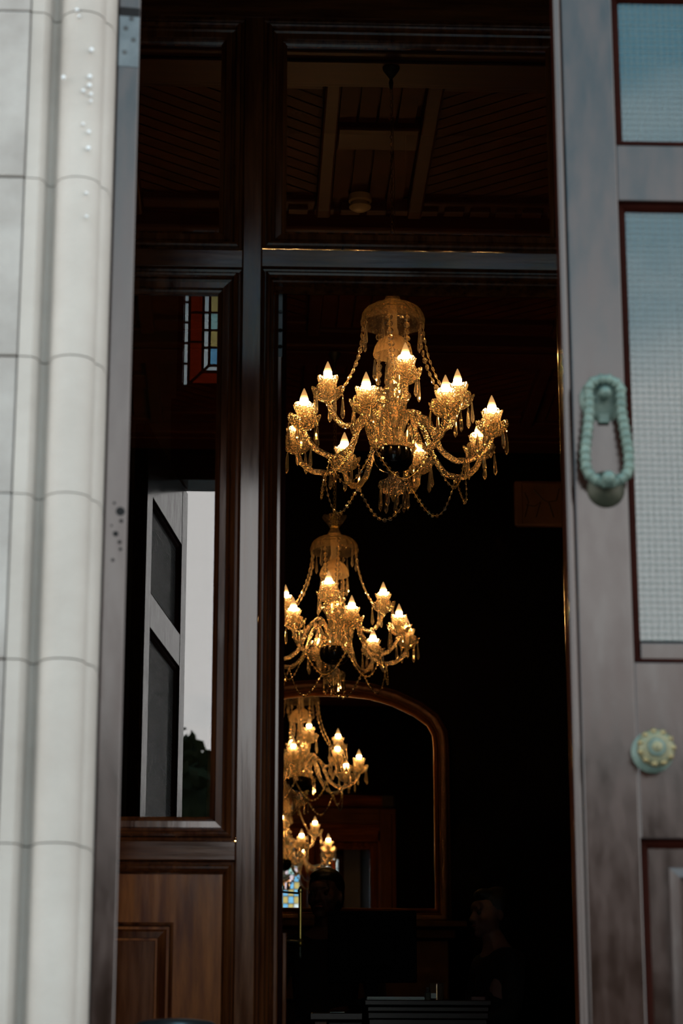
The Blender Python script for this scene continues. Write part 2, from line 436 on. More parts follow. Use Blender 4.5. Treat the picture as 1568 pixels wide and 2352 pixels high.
w1, w2, w3 = .022, .075, .100     # white strip, rust band, inner white strip (insets)
for (ins) in (0, w1, w2, w3):
    fbar(FX0 + ins, FZ0 + ins, FX1 - ins, FZ0 + ins); fbar(FX0 + ins, FZ1 - ins, FX1 - ins, FZ1 - ins)
    fbar(FX0 + ins, FZ0 + ins, FX0 + ins, FZ1 - ins); fbar(FX1 - ins, FZ0 + ins, FX1 - ins, FZ1 - ins)
for sx, X in ((1, FX0), (-1, FX1)):
    for sz, Z in ((1, FZ0), (-1, FZ1)):
        fbar(X, Z, X + sx * w3, Z + sz * w3)
def run(i0, i1, mat, n, vertical):
    for side in (0, 1):
        L0, L1 = (FZ0, FZ1) if vertical else (FX0, FX1)
        for k in range(n):
            a = L0 + i1 + (L1 - L0 - 2 * i1) * k / n; b = L0 + i1 + (L1 - L0 - 2 * i1) * (k + 1) / n
            a2 = L0 + i0 if k == 0 else a; b2 = L1 - i0 if k == n - 1 else b
            g = .003
            if vertical:
                o, i_ = (FX0 + i0 + g, FX0 + i1 - g) if side == 0 else (FX1 - i0 - g, FX1 - i1 + g)
                pane(0, 0, 0, 0, mat, [(o, a2 + g * (2 if k == 0 else 1)), (o, b2 - g * (2 if k == n - 1 else 1)), (i_, b - g), (i_, a + g)])
                if k: fbar(o, a, i_, a, .004)
            else:
                o, i_ = (FZ0 + i0 + g, FZ0 + i1 - g) if side == 0 else (FZ1 - i0 - g, FZ1 - i1 + g)
                pane(0, 0, 0, 0, mat, [(a2 + g * (2 if k == 0 else 1), o), (b2 - g * (2 if k == n - 1 else 1), o), (b - g, i_), (a + g, i_)])
                if k: fbar(a, o, a, i_, .004)
run(0, w1, 'g_white', 7, True); run(0, w1, 'g_white', 17, False)
run(w1, w2, 'g_red', 4, True); run(w1, w2, 'g_red', 9, False)
run(w2, w3, 'g_white', 6, True); run(w2, w3, 'g_white', 13, False)
nx, nz = 26, 6
cyc = ['g_blue', 'g_yellow', 'g_sea', 'g_yellow', 'g_white', 'g_pink', 'g_blue', 'g_pink']
ix0, ix1, iz0, iz1 = FX0 + w3, FX1 - w3, FZ0 + w3, FZ1 - w3
for i in range(nx):
    for j in range(nz):
        a, b = ix0 + (ix1 - ix0) * i / nx, ix0 + (ix1 - ix0) * (i + 1) / nx
        c, d = iz0 + (iz1 - iz0) * j / nz, iz0 + (iz1 - iz0) * (j + 1) / nz
        m = ['g_blue', 'g_yellow', 'g_sea', 'g_yellow', 'g_white', 'g_pink'][(j + i * 0) % 6] if i == 0 else cyc[(i * 3 + j * 5) % 8]
        pane(a, c, b, d, m)
for i in range(1, nx): fbar(ix0 + (ix1 - ix0) * i / nx, iz0, ix0 + (ix1 - ix0) * i / nx, iz1, .0035)
for j in range(1, nz): fbar(ix0, iz0 + (iz1 - iz0) * j / nz, ix1, iz0 + (iz1 - iz0) * j / nz, .0035)
came.build('lead_came', 'lead', fan)

# ------------------------------------------------------------------ outer door leaves
LH = 2.87; TH = .045
LP = [(0, 0), (.001, .006), (.010, .016), (.014, .018)]
def leaf(name, sg, Wd, knocker):
    """origin at meeting edge foot; body runs in +x*sg; outer face y=0"""
    d = struct(name)
    def bx(x0, z0, x1, z1, nm, y0=0, y1=TH, bev=.003, mat='door_paint'):
        return MB().box(sg * x0, y0, z0, sg * x1, y1, z1, bev).build(nm, mat, d)
    st = .122
    bx(.018, .01, st, LH, 'stile'); bx(Wd - .115, .01, Wd, LH, 'stile')
    zr = [(2.635, LH), (2.168, 2.292), (.885, 1.222), (.01, .24)]
    for a, b in zr: bx(st, a, Wd - .115, b, 'rail', y0=.001)
    # meeting bead
    MB().tube([(sg * .008, .006, .01), (sg * .008, .006, LH)], .0085, 10).build('meeting_bead', 'door_paint', d, smooth=60)
    bx(.001, .01, .017, LH, 'rebate', y0=.017, y1=TH, mat='door_dark')
    ops = [(2.292, 2.635, 'g'), (1.222, 2.168, 'g'), (.24, .885, 'p')]
    for a, b, t in ops:
        x0, x1 = (st, Wd - .115)
        if sg < 0: x0, x1 = -x1, -x0
        MB().ring(x0, a, x1, b, [(0, 0), (.0, .003), (.003, .010), (.008, .011), (.016, .018), (.016, .03)]).build('moulding', 'door_dark', d)
        if t == 'g':
            i = .015
            zb = a + (.046 if a < 2 else i)
            if a < 2:
                MB().box(x0 + i, .012, a, x1 - i, .024, a + .040, .002).build('glazing_bead', 'door_paint', d)
            g = MB().box(x0 + i, .020, zb, x1 - i, .026, b - i).build('pane', 'wireglass', d)
            wr = MB(); n = int((x1 - x0 - 2 * i) / .0125); k = int((b - i - zb) / .0125)
            for q in range(n + 1): X = x0 + i + q * .0125; wr.box(X - .0005, .0190, zb, X + .0005, .0198, b - i)
            for q in range(k + 1): Z = zb + q * .0125; wr.box(x0 + i, .0185, Z - .0005, x1 - i, .0190, Z + .0005)
            wm = wr.build('wire_mesh', 'wire', g, kind='stuff')
        else:
            MB().box(x0 + .015, .018, a + .015, x1 - .015, .036, b - .015).build('panel', 'door_paint', d)
            MB().ring(x0 + .05, a + .05, x1 - .05, b - .05, [(0, .018), (.003, .008), (.012, .006), (.02, .004), (.03, .012)]).build('raised_field', 'door_paint', d)
            MB().box(x0 + .08, .010, a + .08, x1 - .08, .02, b - .08, .003).build('field', 'door_paint', d)
    if knocker:
        # ring pull / knocker
        kx, kz = sg * .078, 1.745
        kk = empty('knocker', (kx, 0, kz), 0, d); kk['label'] = 'weathered green bronze knocker with a beaded drop ring'
        MB().lathe([(0, .014), (.012, .013), (.032, .010), (.043, .006), (.046, 0)], 28, (0, 0, 0), axis='Y').build('back_plate', 'verdigris', kk, smooth=50)
        MB().box(-.011, -.010, -.05, .011, 0, -.02, .002).build('plate_tongue', 'verdigris', kk)
        b = MB(); b.lathe([(0, .044), (.008, .042), (.013, .034), (.012, .024), (.008, .012), (.008, 0)], 18, (0, 0, .004), axis='Y'); b.build('pivot_boss', 'verdigris', kk, smooth=60)
        path = []
        for q in range(13):
            a = R(200 - 220 * q / 12); path.append((.032 * math.cos(a), -.026, .032 * math.sin(a) * .8 + .008))
        top = path
        r_side = [(.031, -.027, -.03), (.036, -.029, -.07), (.042, -.031, -.115)]
        bot = []
        for q in range(9):
            a = R(0 - 180 * q / 8); bot.append((.042 * math.cos(a), -.032, -.145 + .034 * math.sin(a)))
        l_side = [(-.042, -.031, -.115), (-.036, -.029, -.07), (-.031, -.027, -.03)]
        loop = top + r_side + bot + l_side + [top[0]]
        lo = MB().tube([(x * 1.0, y, z) for x, y, z in loop], .0098, 10, cap=False).build('drop_ring', 'verdigris', kk, smooth=60)
        be = MB()
        # ribs round the ring
        P = [Vector(p) for p in loop]; acc = 0
        for i in range(len(P) - 1):
            seg = (P[i + 1] - P[i]).length; t = 0
            while acc + (seg - t) >= .0160:
                t += .0160 - acc; acc = 0
                q = P[i].lerp(P[i + 1], min(1, t / seg)); dr_ = (P[i + 1] - P[i]).normalized()
                be.tube([q - dr_ * .0042, q - dr_ * .002, q + dr_ * .002, q + dr_ * .0042], [.0098, .0118, .0118, .0098], 10)
            acc += seg - t
        be.build('ring_beads', 'verdigris', lo, smooth=60)
        MB().lathe([(0, .052), (.010, .050), (.014, .044), (.010, .036), (.014, .030), (.008, .022)], 14, (0, 0, -.172), axis='Y').build('striker', 'verdigris', kk, smooth=60)
        MB().lathe([(0, .016), (.022, .014), (.028, .007), (.036, .004), (.037, 0)], 26, (0, 0, -.183), axis='Y').build('striker_plate', 'bronze_dark', kk, smooth=60)
        # rosette knob
        kn = empty('door_knob', (sg * .150, 0, 1.048), 0, d); kn['label'] = 'round brass centre knob with a beaded rosette face'
        MB().lathe([(0, .010), (.026, .008), (.036, .004), (.040, .0)], 26, axis='Y').build('rose', 'verdigris', kn, smooth=60)
        MB().lathe([(.010, 0), (.010, .022), (.018, .030), (.032, .034), (.036, .040), (.034, .047), (.026, .051), (.014, .050), (.012, .052), (.010, .058), (0, .060)], 26, axis='Y').build('knob', 'knobface', kn, smooth=50)
        pb = MB()
        for q in range(11):
            a = 2 * PI * q / 11
            pb.lathe([(0, -.0058), (.004, -.0045), (.0062, 0), (.004, .0045), (0, .0058)], 10, (.031 * math.cos(a), -.047, .031 * math.sin(a)), axis='Y')
        pb.build('beads', 'knobbrass', kn, smooth=180)
        MB().lathe([(.013, .048), (.018, .052), (.016, .056), (.008, .056)], 20, axis='Y').build('inner_ring', 'verdigris', kn, smooth=60)
    return d
rl = leaf('door_1', 1, .86, True)
rl.location = (.612, 4.45, 0)
ll = leaf('door_2', -1, .86, False)
# left leaf swung inwards about its hinge; hinge knuckle at x=-.231 y=4.45
th = R(98)
hx, hy = -.2305, 4.452
ll.rotation_euler = (0, 0, th)
ll.location = (hx + .86 * math.cos(th), hy + .86 * math.sin(th), 0)
# hinges and old screw holes on the hinge edge of the open leaf (edge plane is local x=-.86)
def on_edge(bld, nm, mat, t, z, label=None, smooth=None):
    # build in the leaf's frame: u across thickness, z up, depth outwards (-x)
    o = bld.build(nm, mat, ll, smooth=smooth, loc=(-.86, t, z), rot=(0, 0, -PI / 2))
    return o
hp = MB().box(-.0205, -.0012, -.062, .0205, .004, .062, .0008)
h1 = on_edge(hp, 'hinge_plate', 'steel', TH / 2, 2.505)
for (a, b) in ((.004, .046), (-.007, .024), (.009, -.001), (-.008, -.030)):
    MB().lathe([(0, .0006), (.0052, .0004), (.0056, -.001)], 14, (a, 0, b), axis='Y').build('screw', 'screw', h1, loc=(0, -.0014, 0))
MB().box(-.021, -.0016, .050, .021, .002, .072, .002).build('black_patch', 'hole', h1)  # near-black patch across the top of the hinge plate
for t, z, w, h in [(.026, 1.523, .005, .004), (.014, 1.507, .016, .003), (.012, 1.488, .007, .004), (.030, 1.478, .004, .004), (.022, 1.462, .010, .003), (.014, 1.446, .007, .004), (.012, 1.432, .006, .003), (.026, 1.410, .006, .005)]:
    on_edge(MB().lathe([(0, .0004), (w * .55, .0003), (w * .6, -.001)], 12, axis='Y'), 'plugged_hole', 'hole', t, z)
for z in (1.49, .45):
    pass

# ------------------------------------------------------------------ inner screen
YS = 6.60
sc = struct('wall_screen')
def sbox(nm, x0, z0, x1, z1, y0=0, y1=.09, mat='wood', bev=.0025):
    return MB().box(x0, YS + y0, z0, x1, YS + y1, z1, bev).build(nm, mat, sc)
TOPZ = 3.70
ML = (-.0245, .0305); MR = (.96, 1.015)
sbox('mullion', ML[0], 0, ML[1], TOPZ + .1, y0=-.001)
sbox('mullion', MR[0], 0, MR[1], TOPZ + .1, y0=-.001)
XL, XR = -.64, 1.64
sbox('side_post', XL, 0, XL + .04, TOPZ + .1); sbox('side_post', XR - .04, 0, XR, TOPZ + .1)
sbox('transom', ML[1], 2.893, MR[0], 2.948, mat='wood_h')
sbox('transom', XL + .04, 2.888, ML[0], 2.943, mat='wood_h'); sbox('transom', MR[1], 2.888, XR - .04, 2.943, mat='wood_h')
sbox('rail', XL + .04, 1.150, ML[0], 1.203, mat='wood_h'); sbox('rail', MR[1], 1.150, XR - .04, 1.203, mat='wood_h')
sbox('bottom_rail', XL + .04, 0, ML[0], .16, mat='wood_h'); sbox('bottom_rail', MR[1], 0, XR - .04, .16, mat='wood_h')
sbox('head_rail', XL, TOPZ, XR, TOPZ + .11, mat='wood_h', y0=-.004)
sbox('cornice', XL, TOPZ + .11, XR, TOPZ + .20, mat='wood_h', y0=-.04)
MB().box(XL, YS + .01, TOPZ + .2, XR, YS + .10, 4.3).build('over_panel', 'wood_h', sc)
# lights: (x0,z0,x1,z1)
def light(x0, z0, x1, z1, glass=True):
    m = MB().ring(x0, z0, x1, z1, BIG, YS).build('moulding', 'wood', sc)
    if glass:
        MB().box(x0 + .071, -.002, z0 + .071, x1 - .071, .002, z1 - .071).build('pane', 'glass', sc, loc=(0, YS + .047, 0))
light(ML[1], 2.948, MR[0], TOPZ)
light(XL + .04, 2.943, ML[0], TOPZ); light(MR[1], 2.943, XR - .04, TOPZ)
light(XL + .04, 1.203, ML[0], 2.888); light(MR[1], 1.203, XR - .04, 2.888)
# door surround
MB().ring(ML[1], -.2, MR[0], 2.893, DOORP, YS).build('door_moulding', 'wood', sc)
# lower panels
for x0, x1 in ((XL + .04, ML[0]), (MR[1], XR - .04)):
    MB().ring(x0, .16, x1, 1.150, PANELP, YS).build('moulding', 'wood', sc)
    MB().box(x0 + .035, YS + .028, .195, x1 - .035, YS + .05, 1.115).build('panel', 'panel_wood', sc)
    MB().ring(x0 + .165, .33, x1 - .165, .985, [(0, .028), (.001, .019), (.006, .017), (.010, .022), (.014, .034), (.020, .027), (.026, .022), (.042, .024), (.045, .034), (.050, .034)], YS).build('inner_moulding', 'wood', sc)
    # sunk centre: cut visually by standing the raised field proud of the panel
    MB().box(x0 + .214, YS + .026, .379, x1 - .214, YS + .034, .936, .002).build('field', 'wood', sc)
MB().box(-.20, YS + .1, 4.2, 1.3, YS + .12, 4.3).build('rear_fillet', 'wood_h', sc)

# inner door leaf opened back into the hall (hinge edge faces out)
idl = struct('door_3', (.066, YS + .092, 0))
MB().box(0, 0, .01, .028, .10, 2.85, .003).build('hinge_stile', 'wood', idl)
MB().box(.0285, .012, .01, .041, .10, 2.85, .002).build('shaded_edge_strip', 'door_dark', idl)  # dark-coloured strip stands in for the shaded chamfer of the leaf edge
MB().box(0, .64, .01, .041, .73, 2.85, .003).build('lock_stile', 'wood', idl)
for a, b in ((.01, .25), (.86, .97), (2.74, 2.85)): MB().box(.001, .10, a, .040, .64, b, .003).build('rail', 'wood', idl)
MB().box(.012, .10, .25, .030, .64, .86).build('panel', 'panel_wood', idl)
MB().box(.018, .10, .97, .022, .64, 2.74).build('pane', 'glass', idl)
MB().box(.041, .0, .15, .052, .60, .965, .002).build('kick_panel', 'wood', idl)
hg = MB().box(.0155, -.0015, 2.645, .0285, .002, 2.845, .0006).build('hinge_plate', 'steel', idl)
MB().lathe([(0, .0008), (.0058, .0006), (.0064, -.001)], 16, (.0225, -.002, 2.785), axis='Y').build('screw', 'screw', hg, smooth=60)
MB().box(.0180, -.0035, 2.7842, .0270, -.0022, 2.7858).build('screw_slot', 'steel', hg, rot=None)
for z in (2.727, 2.676): MB().lathe([(0, .0006), (.0062, .0005), (.0066, -.001)], 16, (.0222, -.002, z), axis='Y').build('screw_hole', 'hole', hg)
hd = empty('pull_handle', (.041 + .066, .80 - .06, 1.02), 0, idl); hd['label'] = 'slim upright brass pull handle with ball ends'
MB().tube([(0, 0, .0), (0, 0, .155)], .0055, 12).build('grip', 'brass', hd, smooth=60)
MB().lathe([(0, -.012), (.006, -.010), (.0095, -.004), (.006, .001), (.0095, .006), (.006, .012), (.004, .014)], 14).build('lower_finial', 'brass', hd, smooth=60)
MB().lathe([(.004, .150), (.008, .153), (.0095, .159), (.006, .165), (.004, .170), (0, .173)], 14).build('upper_finial', 'brass', hd, smooth=60)
MB().lathe([(0, -.048), (.004, -.046), (.006, -.038), (.0035, -.030), (.003, -.012)], 12).build('drop_finial', 'bronze_dark', hd, smooth=60)
MB().tube([(0, 0, .003), (-.066, -.04, .003)], .0035, 8).build('bracket', 'bronze_dark', hd); MB().tube([(0, 0, .150), (-.066, -.04, .150)], .0035, 8).build('bracket', 'bronze_dark', hd)

# ------------------------------------------------------------------ hall shell
HY0, HY1, HX0, HX1, HZ = 6.70, 14.425, -2.6, 3.6, 4.88
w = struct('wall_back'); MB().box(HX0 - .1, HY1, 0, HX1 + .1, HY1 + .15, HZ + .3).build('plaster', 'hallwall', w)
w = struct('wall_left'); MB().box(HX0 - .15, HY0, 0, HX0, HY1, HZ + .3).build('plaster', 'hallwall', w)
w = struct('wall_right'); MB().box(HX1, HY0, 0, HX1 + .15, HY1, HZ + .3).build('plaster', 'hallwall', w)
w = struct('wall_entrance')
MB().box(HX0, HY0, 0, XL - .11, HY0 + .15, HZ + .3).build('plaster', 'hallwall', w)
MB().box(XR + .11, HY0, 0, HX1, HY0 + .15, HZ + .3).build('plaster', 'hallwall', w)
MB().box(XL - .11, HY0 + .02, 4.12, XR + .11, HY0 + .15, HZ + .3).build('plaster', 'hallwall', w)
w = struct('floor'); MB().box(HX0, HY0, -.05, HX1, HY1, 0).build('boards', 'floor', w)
# roof slab over everything so that no sky leaks in
w = struct('ceiling_roof'); MB().box(HX0 - .2, 4.62, HZ + .3, HX1 + .2, HY1 + .2, HZ + .45).build('slab', 'hallwall', w)
w = struct('wall_infill')
MB().box(-1.83, 4.63, 4.42, 3.0, 4.75, HZ + .3).build('masonry', 'hallwall', w)
MB().box(-.9, 4.62, 4.42, -.75, 6.7, HZ + .3).build('masonry', 'hallwall', w)
MB().box(1.75, 4.62, 4.42, 1.9, 6.7, HZ + .3).build('masonry', 'hallwall', w)

# ------------------------------------------------------------------ coffered timber ceiling
cl = struct('ceiling')
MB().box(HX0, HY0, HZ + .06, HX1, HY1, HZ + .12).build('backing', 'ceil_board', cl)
beams = [7.55, 9.135, 10.98, 12.60, 14.15]
for yb in beams:
    o = MB().box(HX0, yb - .165, HZ - .07, HX1, yb + .165, HZ + .06, .012).build('cross_beam', 'ceil_beam', cl)
    MB().box(HX0, yb - .20, HZ + .0, HX1, yb + .20, HZ + .05, .012).build('beam_moulding', 'ceil_beam', o)
    MB().box(HX0, yb - .10, HZ - .085, HX1, yb + .10, HZ - .069, .006).build('beam_fillet', 'ceil_beam', o)
xs_strip = [(-2.31, -1.94), (-.965, -.595), (.378, .748), (1.72, 2.09), (3.02, 3.39)]
def clip(poly, x0, y0, x1, y1):
    def cut(P, f, ip):
        out = []
        for i in range(len(P)):
            a, b = P[i - 1], P[i]
            fa, fb = f(a), f(b)
            if fa * fb < 0:
                t = fa / (fa - fb); out.append((a[0] + (b[0] - a[0]) * t, a[1] + (b[1] - a[1]) * t))
            if fb >= 0: out.append(b)
        return out
    for f in (lambda p: p[0] - x0, lambda p: x1 - p[0], lambda p: p[1] - y0, lambda p: y1 - p[1]):
        poly = cut(poly, f, 0)
        if len(poly) < 3: return None
    return poly
for bi in range(len(beams) - 1):
    ya, yc = beams[bi] + .20, beams[bi + 1] - .20
    ym = (ya + yc) / 2 - .12
    for si, (xa, xb) in enumerate(xs_strip):
        for xq in (xa - .035, xb + .035):
            MB().box(xq - .035, ya, HZ - .03, xq + .035, yc, HZ + .06, .01).build('batten', 'ceil_beam', cl)
        if 1 <= si <= 3:
            MB().box(xa, ym - .11, HZ - .01, xb, ym + .11, HZ + .06, .01).build('cross_batten', 'ceil_beam', cl)
            for (y0, y1) in ((ya, ym - .11), (ym + .11, yc)):
                for k in range(4):
                    MB().box(xa + .0875 * k + .006, y0, HZ + .025, xa + .0875 * (k + 1) - .006, y1, HZ + .055).build('board', 'ceil_board', cl)
    for si in range(4):
        xa, xb = xs_strip[si][1] + .07, xs_strip[si + 1][0] - .07
        fr = .13
        MB().box(xa, ya, HZ - .0, xb, ya + fr, HZ + .06, .01).build('coffer_rail', 'ceil_beam', cl)
        MB().box(xa, yc - fr, HZ - .0, xb, yc, HZ + .06, .01).build('coffer_rail', 'ceil_beam', cl)
        if si in (1, 2):
            dr_ = 1 if si == 1 else -1
            c0, c1 = ya + fr, yc - fr
            wdt = .105; n = 18
            for k in range(-n, n):
                # boards laid on the diagonal
                mx, my = (xa + xb) / 2 + k * wdt * 1.25, (c0 + c1) / 2
                dx, dy = 2 * math.cos(R(38)), 2 * dr_ * math.sin(R(38))
                nx_, ny_ = -math.sin(R(38)) * dr_, math.cos(R(38))
                hw = wdt * .5 * .86
                P = [(mx - dx - nx_ * hw, my - dy - ny_ * hw), (mx + dx - nx_ * hw, my + dy - ny_ * hw), (mx + dx + nx_ * hw, my + dy + ny_ * hw), (mx - dx + nx_ * hw, my - dy + ny_ * hw)]
                P = clip(P, xa, c0, xb, c1)
                if P: MB().prismz(P, HZ + .035, HZ + .055).build('board', 'ceil_board', cl)
# tooth blocks along the third beam
for k in range(14):
    MB().box(.05 + k * .125, 10.70, HZ - .02, .05 + k * .125 + .095, 10.76, HZ + .05, .004).build('dentil', 'ceil_beam', cl)
tag(MB().lathe([(.055, 0), (.055, -.03), (.045, -.036), (.045, -.05), (.052, -.052), (.052, -.06), (.03, -.075), (0, -.078)], 24, (.515, 10.62, HZ + .02), cap=False).build('smoke_detector', 'plasticw', smooth=40),
    'small round yellowed smoke detector on the timber ceiling behind the chain', 'smoke detector')

# ------------------------------------------------------------------ chandeliers
def chandelier(cx, cy, a_low, a_up, z0=3.26):
    t = empty('chandelier', (cx, cy, z0))
    # --- shared meshes
    def petal(n, amp_r, amp_z, r0):
        def fn(r, z, a):
            k = abs(math.cos(n * a / 2)) ** .8
            w_ = max(0, (r - r0)) / .03
            return r * (1 + amp_r * k * min(1, w_)), z + amp_z * k * min(1, w_)
        return fn
    pan_me = MB().lathe([(.012, -.108), (.030, -.104), (.046, -.094), (.056, -.080), (.060, -.066), (.058, -.065), (.053, -.079), (.043, -.091), (.028, -.099), (.012, -.101)], 48,
                        fn=petal(8, .13, .016, .030)).mesh('drip_pan', 'cup', 50)
    cup_me = MB().lathe([(.010, -.092), (.014, -.075), (.013, -.066), (.022, -.058), (.032, -.044), (.037, -.027), (.041, -.013), (.039, -.012), (.035, -.026), (.030, -.042), (.020, -.055), (.011, -.062)], 48,
                        fn=petal(6, .10, .013, .018)).mesh('candle_cup', 'cup', 50)
    sleeve_me = MB().lathe([(.0, -.072), (.010, -.072), (.010, -.030), (.0, -.028)], 12).mesh('candle_sleeve', 'plasticw', 50)
    bulb_me = MB().lathe([(.0, -.030), (.007, -.028), (.012, -.018), (.0155, -.006), (.0172, .003), (.0162, .014), (.012, .029), (.0065, .043), (.0018, .054), (0, .055)], 16).mesh('bulb', 'bulb', 180)
    dl = .092
    drop_me = MB().lathe([(0, -.001), (.0055, -.007), (.0, -.0135)], 8).lathe([(0, -.014), (.0032, -.020), (.0055, -.045), (.0090, -dl + .006), (.0068, -dl - .003), (0, -dl - .014)], 6).mesh('crystal_drop', 'bead')
    bead_me = MB().lathe([(0, -.0052), (.0070, -.0046), (.0142, 0), (.0070, .0046), (0, .0052)], 8, axis='Y').mesh('bead', 'bead')
    small_me = MB().lathe([(0, -.0040), (.0048, -.0035), (.0095, 0), (.0048, .0035), (0, .0040)], 8, axis='Y').mesh('bead', 'bead')
    def radial(path, a): return [(r * math.sin(a), -r * math.cos(a), z) for r, z in path]
    def smoothp(path, n=5):
        out = []
        for i in range(len(path) - 1):
            p0 = path[max(i - 1, 0)]; p1 = path[i]; p2 = path[i + 1]; p3 = path[min(i + 2, len(path) - 1)]
            for k in range(n):
                u = k / n
                out.append(tuple(.5 * ((2 * b) + (-a + c) * u + (2 * a - 5 * b + 4 * c - d) * u * u + (-a + 3 * b - 3 * c + d) * u ** 3) for a, b, c, d in zip(p0, p1, p2, p3)))
        return out + [path[-1]]
    low = smoothp([(.045, -.16), (.055, -.09), (.080, -.03), (.115, -.002), (.145, -.03), (.168, -.09), (.205, -.16), (.265, -.197), (.33, -.187), (.378, -.15), (.40, -.105)])
    upp = smoothp([(.035, -.04), (.06, .02), (.09, .035), (.125, .0), (.165, -.035), (.21, -.03), (.245, .015), (.263, .061)])
    low_me = MB().tube([(r, 0, z) for r, z in low], .0112, 9, twist=.35).mesh('arm', 'crystal', 60)
    upp_me = MB().tube([(r, 0, z) for r, z in upp], .0108, 9, twist=.35).mesh('arm', 'crystal', 60)
    def arm(a, me, Rr, dz):
        o = inst('arm', me, t, (0, 0, 0), (0, 0, a - PI / 2))
        for nm, m_ in (('drip_pan', pan_me), ('candle_cup', cup_me), ('candle_sleeve', sleeve_me), ('bulb', bulb_me)):
            inst(nm, m_, o, (Rr, 0, dz + (.007 if nm == 'bulb' else 0)), (0, 0, random.uniform(0, .5)))
        for k in range(5):
            b = 2 * PI * (k + .5) / 5
            inst('crystal_drop', drop_me, o, (Rr + .060 * math.cos(b), .060 * math.sin(b), dz - .072), (random.uniform(-.05, .05), random.uniform(-.05, .05), random.uniform(0, 6)))
    for k in range(8): arm(R(a_low) + k * PI / 4, low_me, .40, 0)
    for k in range(4): arm(R(a_up) + k * PI / 2, upp_me, .263, .166)
    # --- central column, from the bottom up
    MB().lathe([(0, -.345), (.006, -.340), (.010, -.325), (.020, -.315), (.045, -.300), (.060, -.28), (.056, -.262), (.034, -.252), (.02, -.24), (.022, -.215)], 32,
               fn=lambda r, z, a: (r * (1 + .05 * math.cos(16 * a)), z)).build('bottom_finial', 'cup', t, smooth=50)
    MB().lathe([(0, -.222), (.03, -.219), (.058, -.205), (.074, -.182), (.079, -.155), (.076, -.130), (.055, -.122), (.0, -.120)], 36).build('arm_bowl', 'blackbowl', t, smooth=50)
    MB().lathe([(.076, -.134), (.090, -.126), (.092, -.119), (.080, -.116)], 36, fn=lambda r, z, a: (r * (1 + .03 * math.cos(24 * a)), z)).build('bowl_rim', 'crystal', t, smooth=50)
    MB().lathe([(.020, -.135), (.030, -.125), (.028, -.105), (.018, -.095), (.022, -.075), (.030, -.055), (.018, -.040), (.022, -.020), (.034, .0), (.026, .010)], 12).build('lower_stem', 'bead', t)
    MB().lathe([(.022, .0), (.028, .018), (.044, .055), (.064, .085), (.069, .098), (.062, .106), (.045, .118), (.030, .140), (.024, .165), (.022, .200)], 32,
               fn=lambda r, z, a: (r * (1 + .06 * abs(math.cos(6 * a + z * 90))), z)).build('urn', 'canopy', t)
    MB().lathe([(.019, .195), (.019, .34), (.024, .35), (.024, .37), (.018, .385), (.018, .46), (.022, .47), (.020, .50)], 20).build('stem_tube', 'frost', t, smooth=40)
    MB().lathe([(.077, .268), (.076, .282), (.070, .305), (.055, .330), (.035, .346), (.022, .352), (.020, .348), (.033, .342), (.052, .325), (.066, .302), (.073, .282), (.0745, .268)], 48,
               fn=lambda r, z, a: (r * (1 + .03 * abs(math.cos(12 * a))), z)).build('inner_dome', 'frost', t)
    MB().lathe([(.124, .400), (.125, .418), (.120, .440), (.108, .460), (.085, .476), (.055, .484), (.035, .500), (.026, .520), (.022, .530), (.020, .526), (.030, .500), (.050, .478), (.082, .470), (.104, .455), (.116, .438), (.121, .418), (.121, .400)], 48,
               fn=lambda r, z, a: (r * (1 + .045 * abs(math.cos(9 * a + 25 * z))), z)).build('canopy', 'canopy', t)
    MB().lathe([(.020, .528), (.030, .545), (.052, .572), (.062, .590), (.060, .593), (.046, .575), (.022, .550), (.012, .545)], 36, fn=petal(8, .1, .008, .03)).build('crown_cup', 'cup', t, smooth=50)
    MB().lathe([(0, .54), (.012, .545), (.012, .60), (.006, .615), (0, .62)], 12).build('top_socket', 'brass', t, smooth=50)
    # drops on canopy rim, inner dome, and bottom finial
    for k in range(8):
        b = 2 * PI * k / 8; inst('crystal_drop', drop_me, t, (.078 * math.cos(b), .078 * math.sin(b), -.03), (0, 0, b))
    for k in range(8):
        b = 2 * PI * (k + .5) / 8; inst('crystal_drop', drop_me, t, (.118 * math.cos(b), .118 * math.sin(b), .402), (0, 0, b))
    for k in range(10):
        b = 2 * PI * k / 10; inst('crystal_drop', drop_me, t, (.073 * math.cos(b), .073 * math.sin(b), .268), (0, 0, b))
    for k in range(9):
        b = 2 * PI * k / 9; inst('crystal_drop', drop_me, t, (.055 * math.cos(b), .055 * math.sin(b), -.272), (0, 0, b))
    # bead strands from canopy rim to the upper arms
    def strand(P, step=.0305, bm_=None):
        wire = MB().tube([Vector(p) for p in P], .0007, 4).build('bead_strand', 'brass', t)
        acc = step * .5
        for i in range(len(P) - 1):
            a, b = Vector(P[i]), Vector(P[i + 1]); L_ = (b - a).length; q = acc
            while q < L_:
                p = a.lerp(b, q / L_); dv = (b - a).normalized()
                rad_ = Vector((p.x, p.y, 0)).normalized(); xa_ = rad_.cross(dv).normalized(); ya_ = dv.cross(xa_).normalized()
                mt_ = Matrix((xa_, ya_, dv)).transposed()
                rot = (mt_ @ Matrix.Rotation(random.uniform(-.35, .35), 3, 'Z')).to_euler()
                inst('bead', bm_ or bead_me, wire, p, rot); q += step
            acc = q - L_
    for k in range(4):
        for s_ in (-1, 1):
            a0 = R(a_up) + k * PI / 2 + s_ * .30; a1 = R(a_up) + k * PI / 2 + s_ * .14
            P = []
            for i in range(9):
                u = i / 8; aa = a0 + (a1 - a0) * u
                r = .122 + (.205 - .122) * (u ** 1.8); z = .402 + (.115 - .402) * u - .012 * math.sin(PI * u)
                P.append((r * math.sin(aa), -r * math.cos(aa), z))
            strand(P)
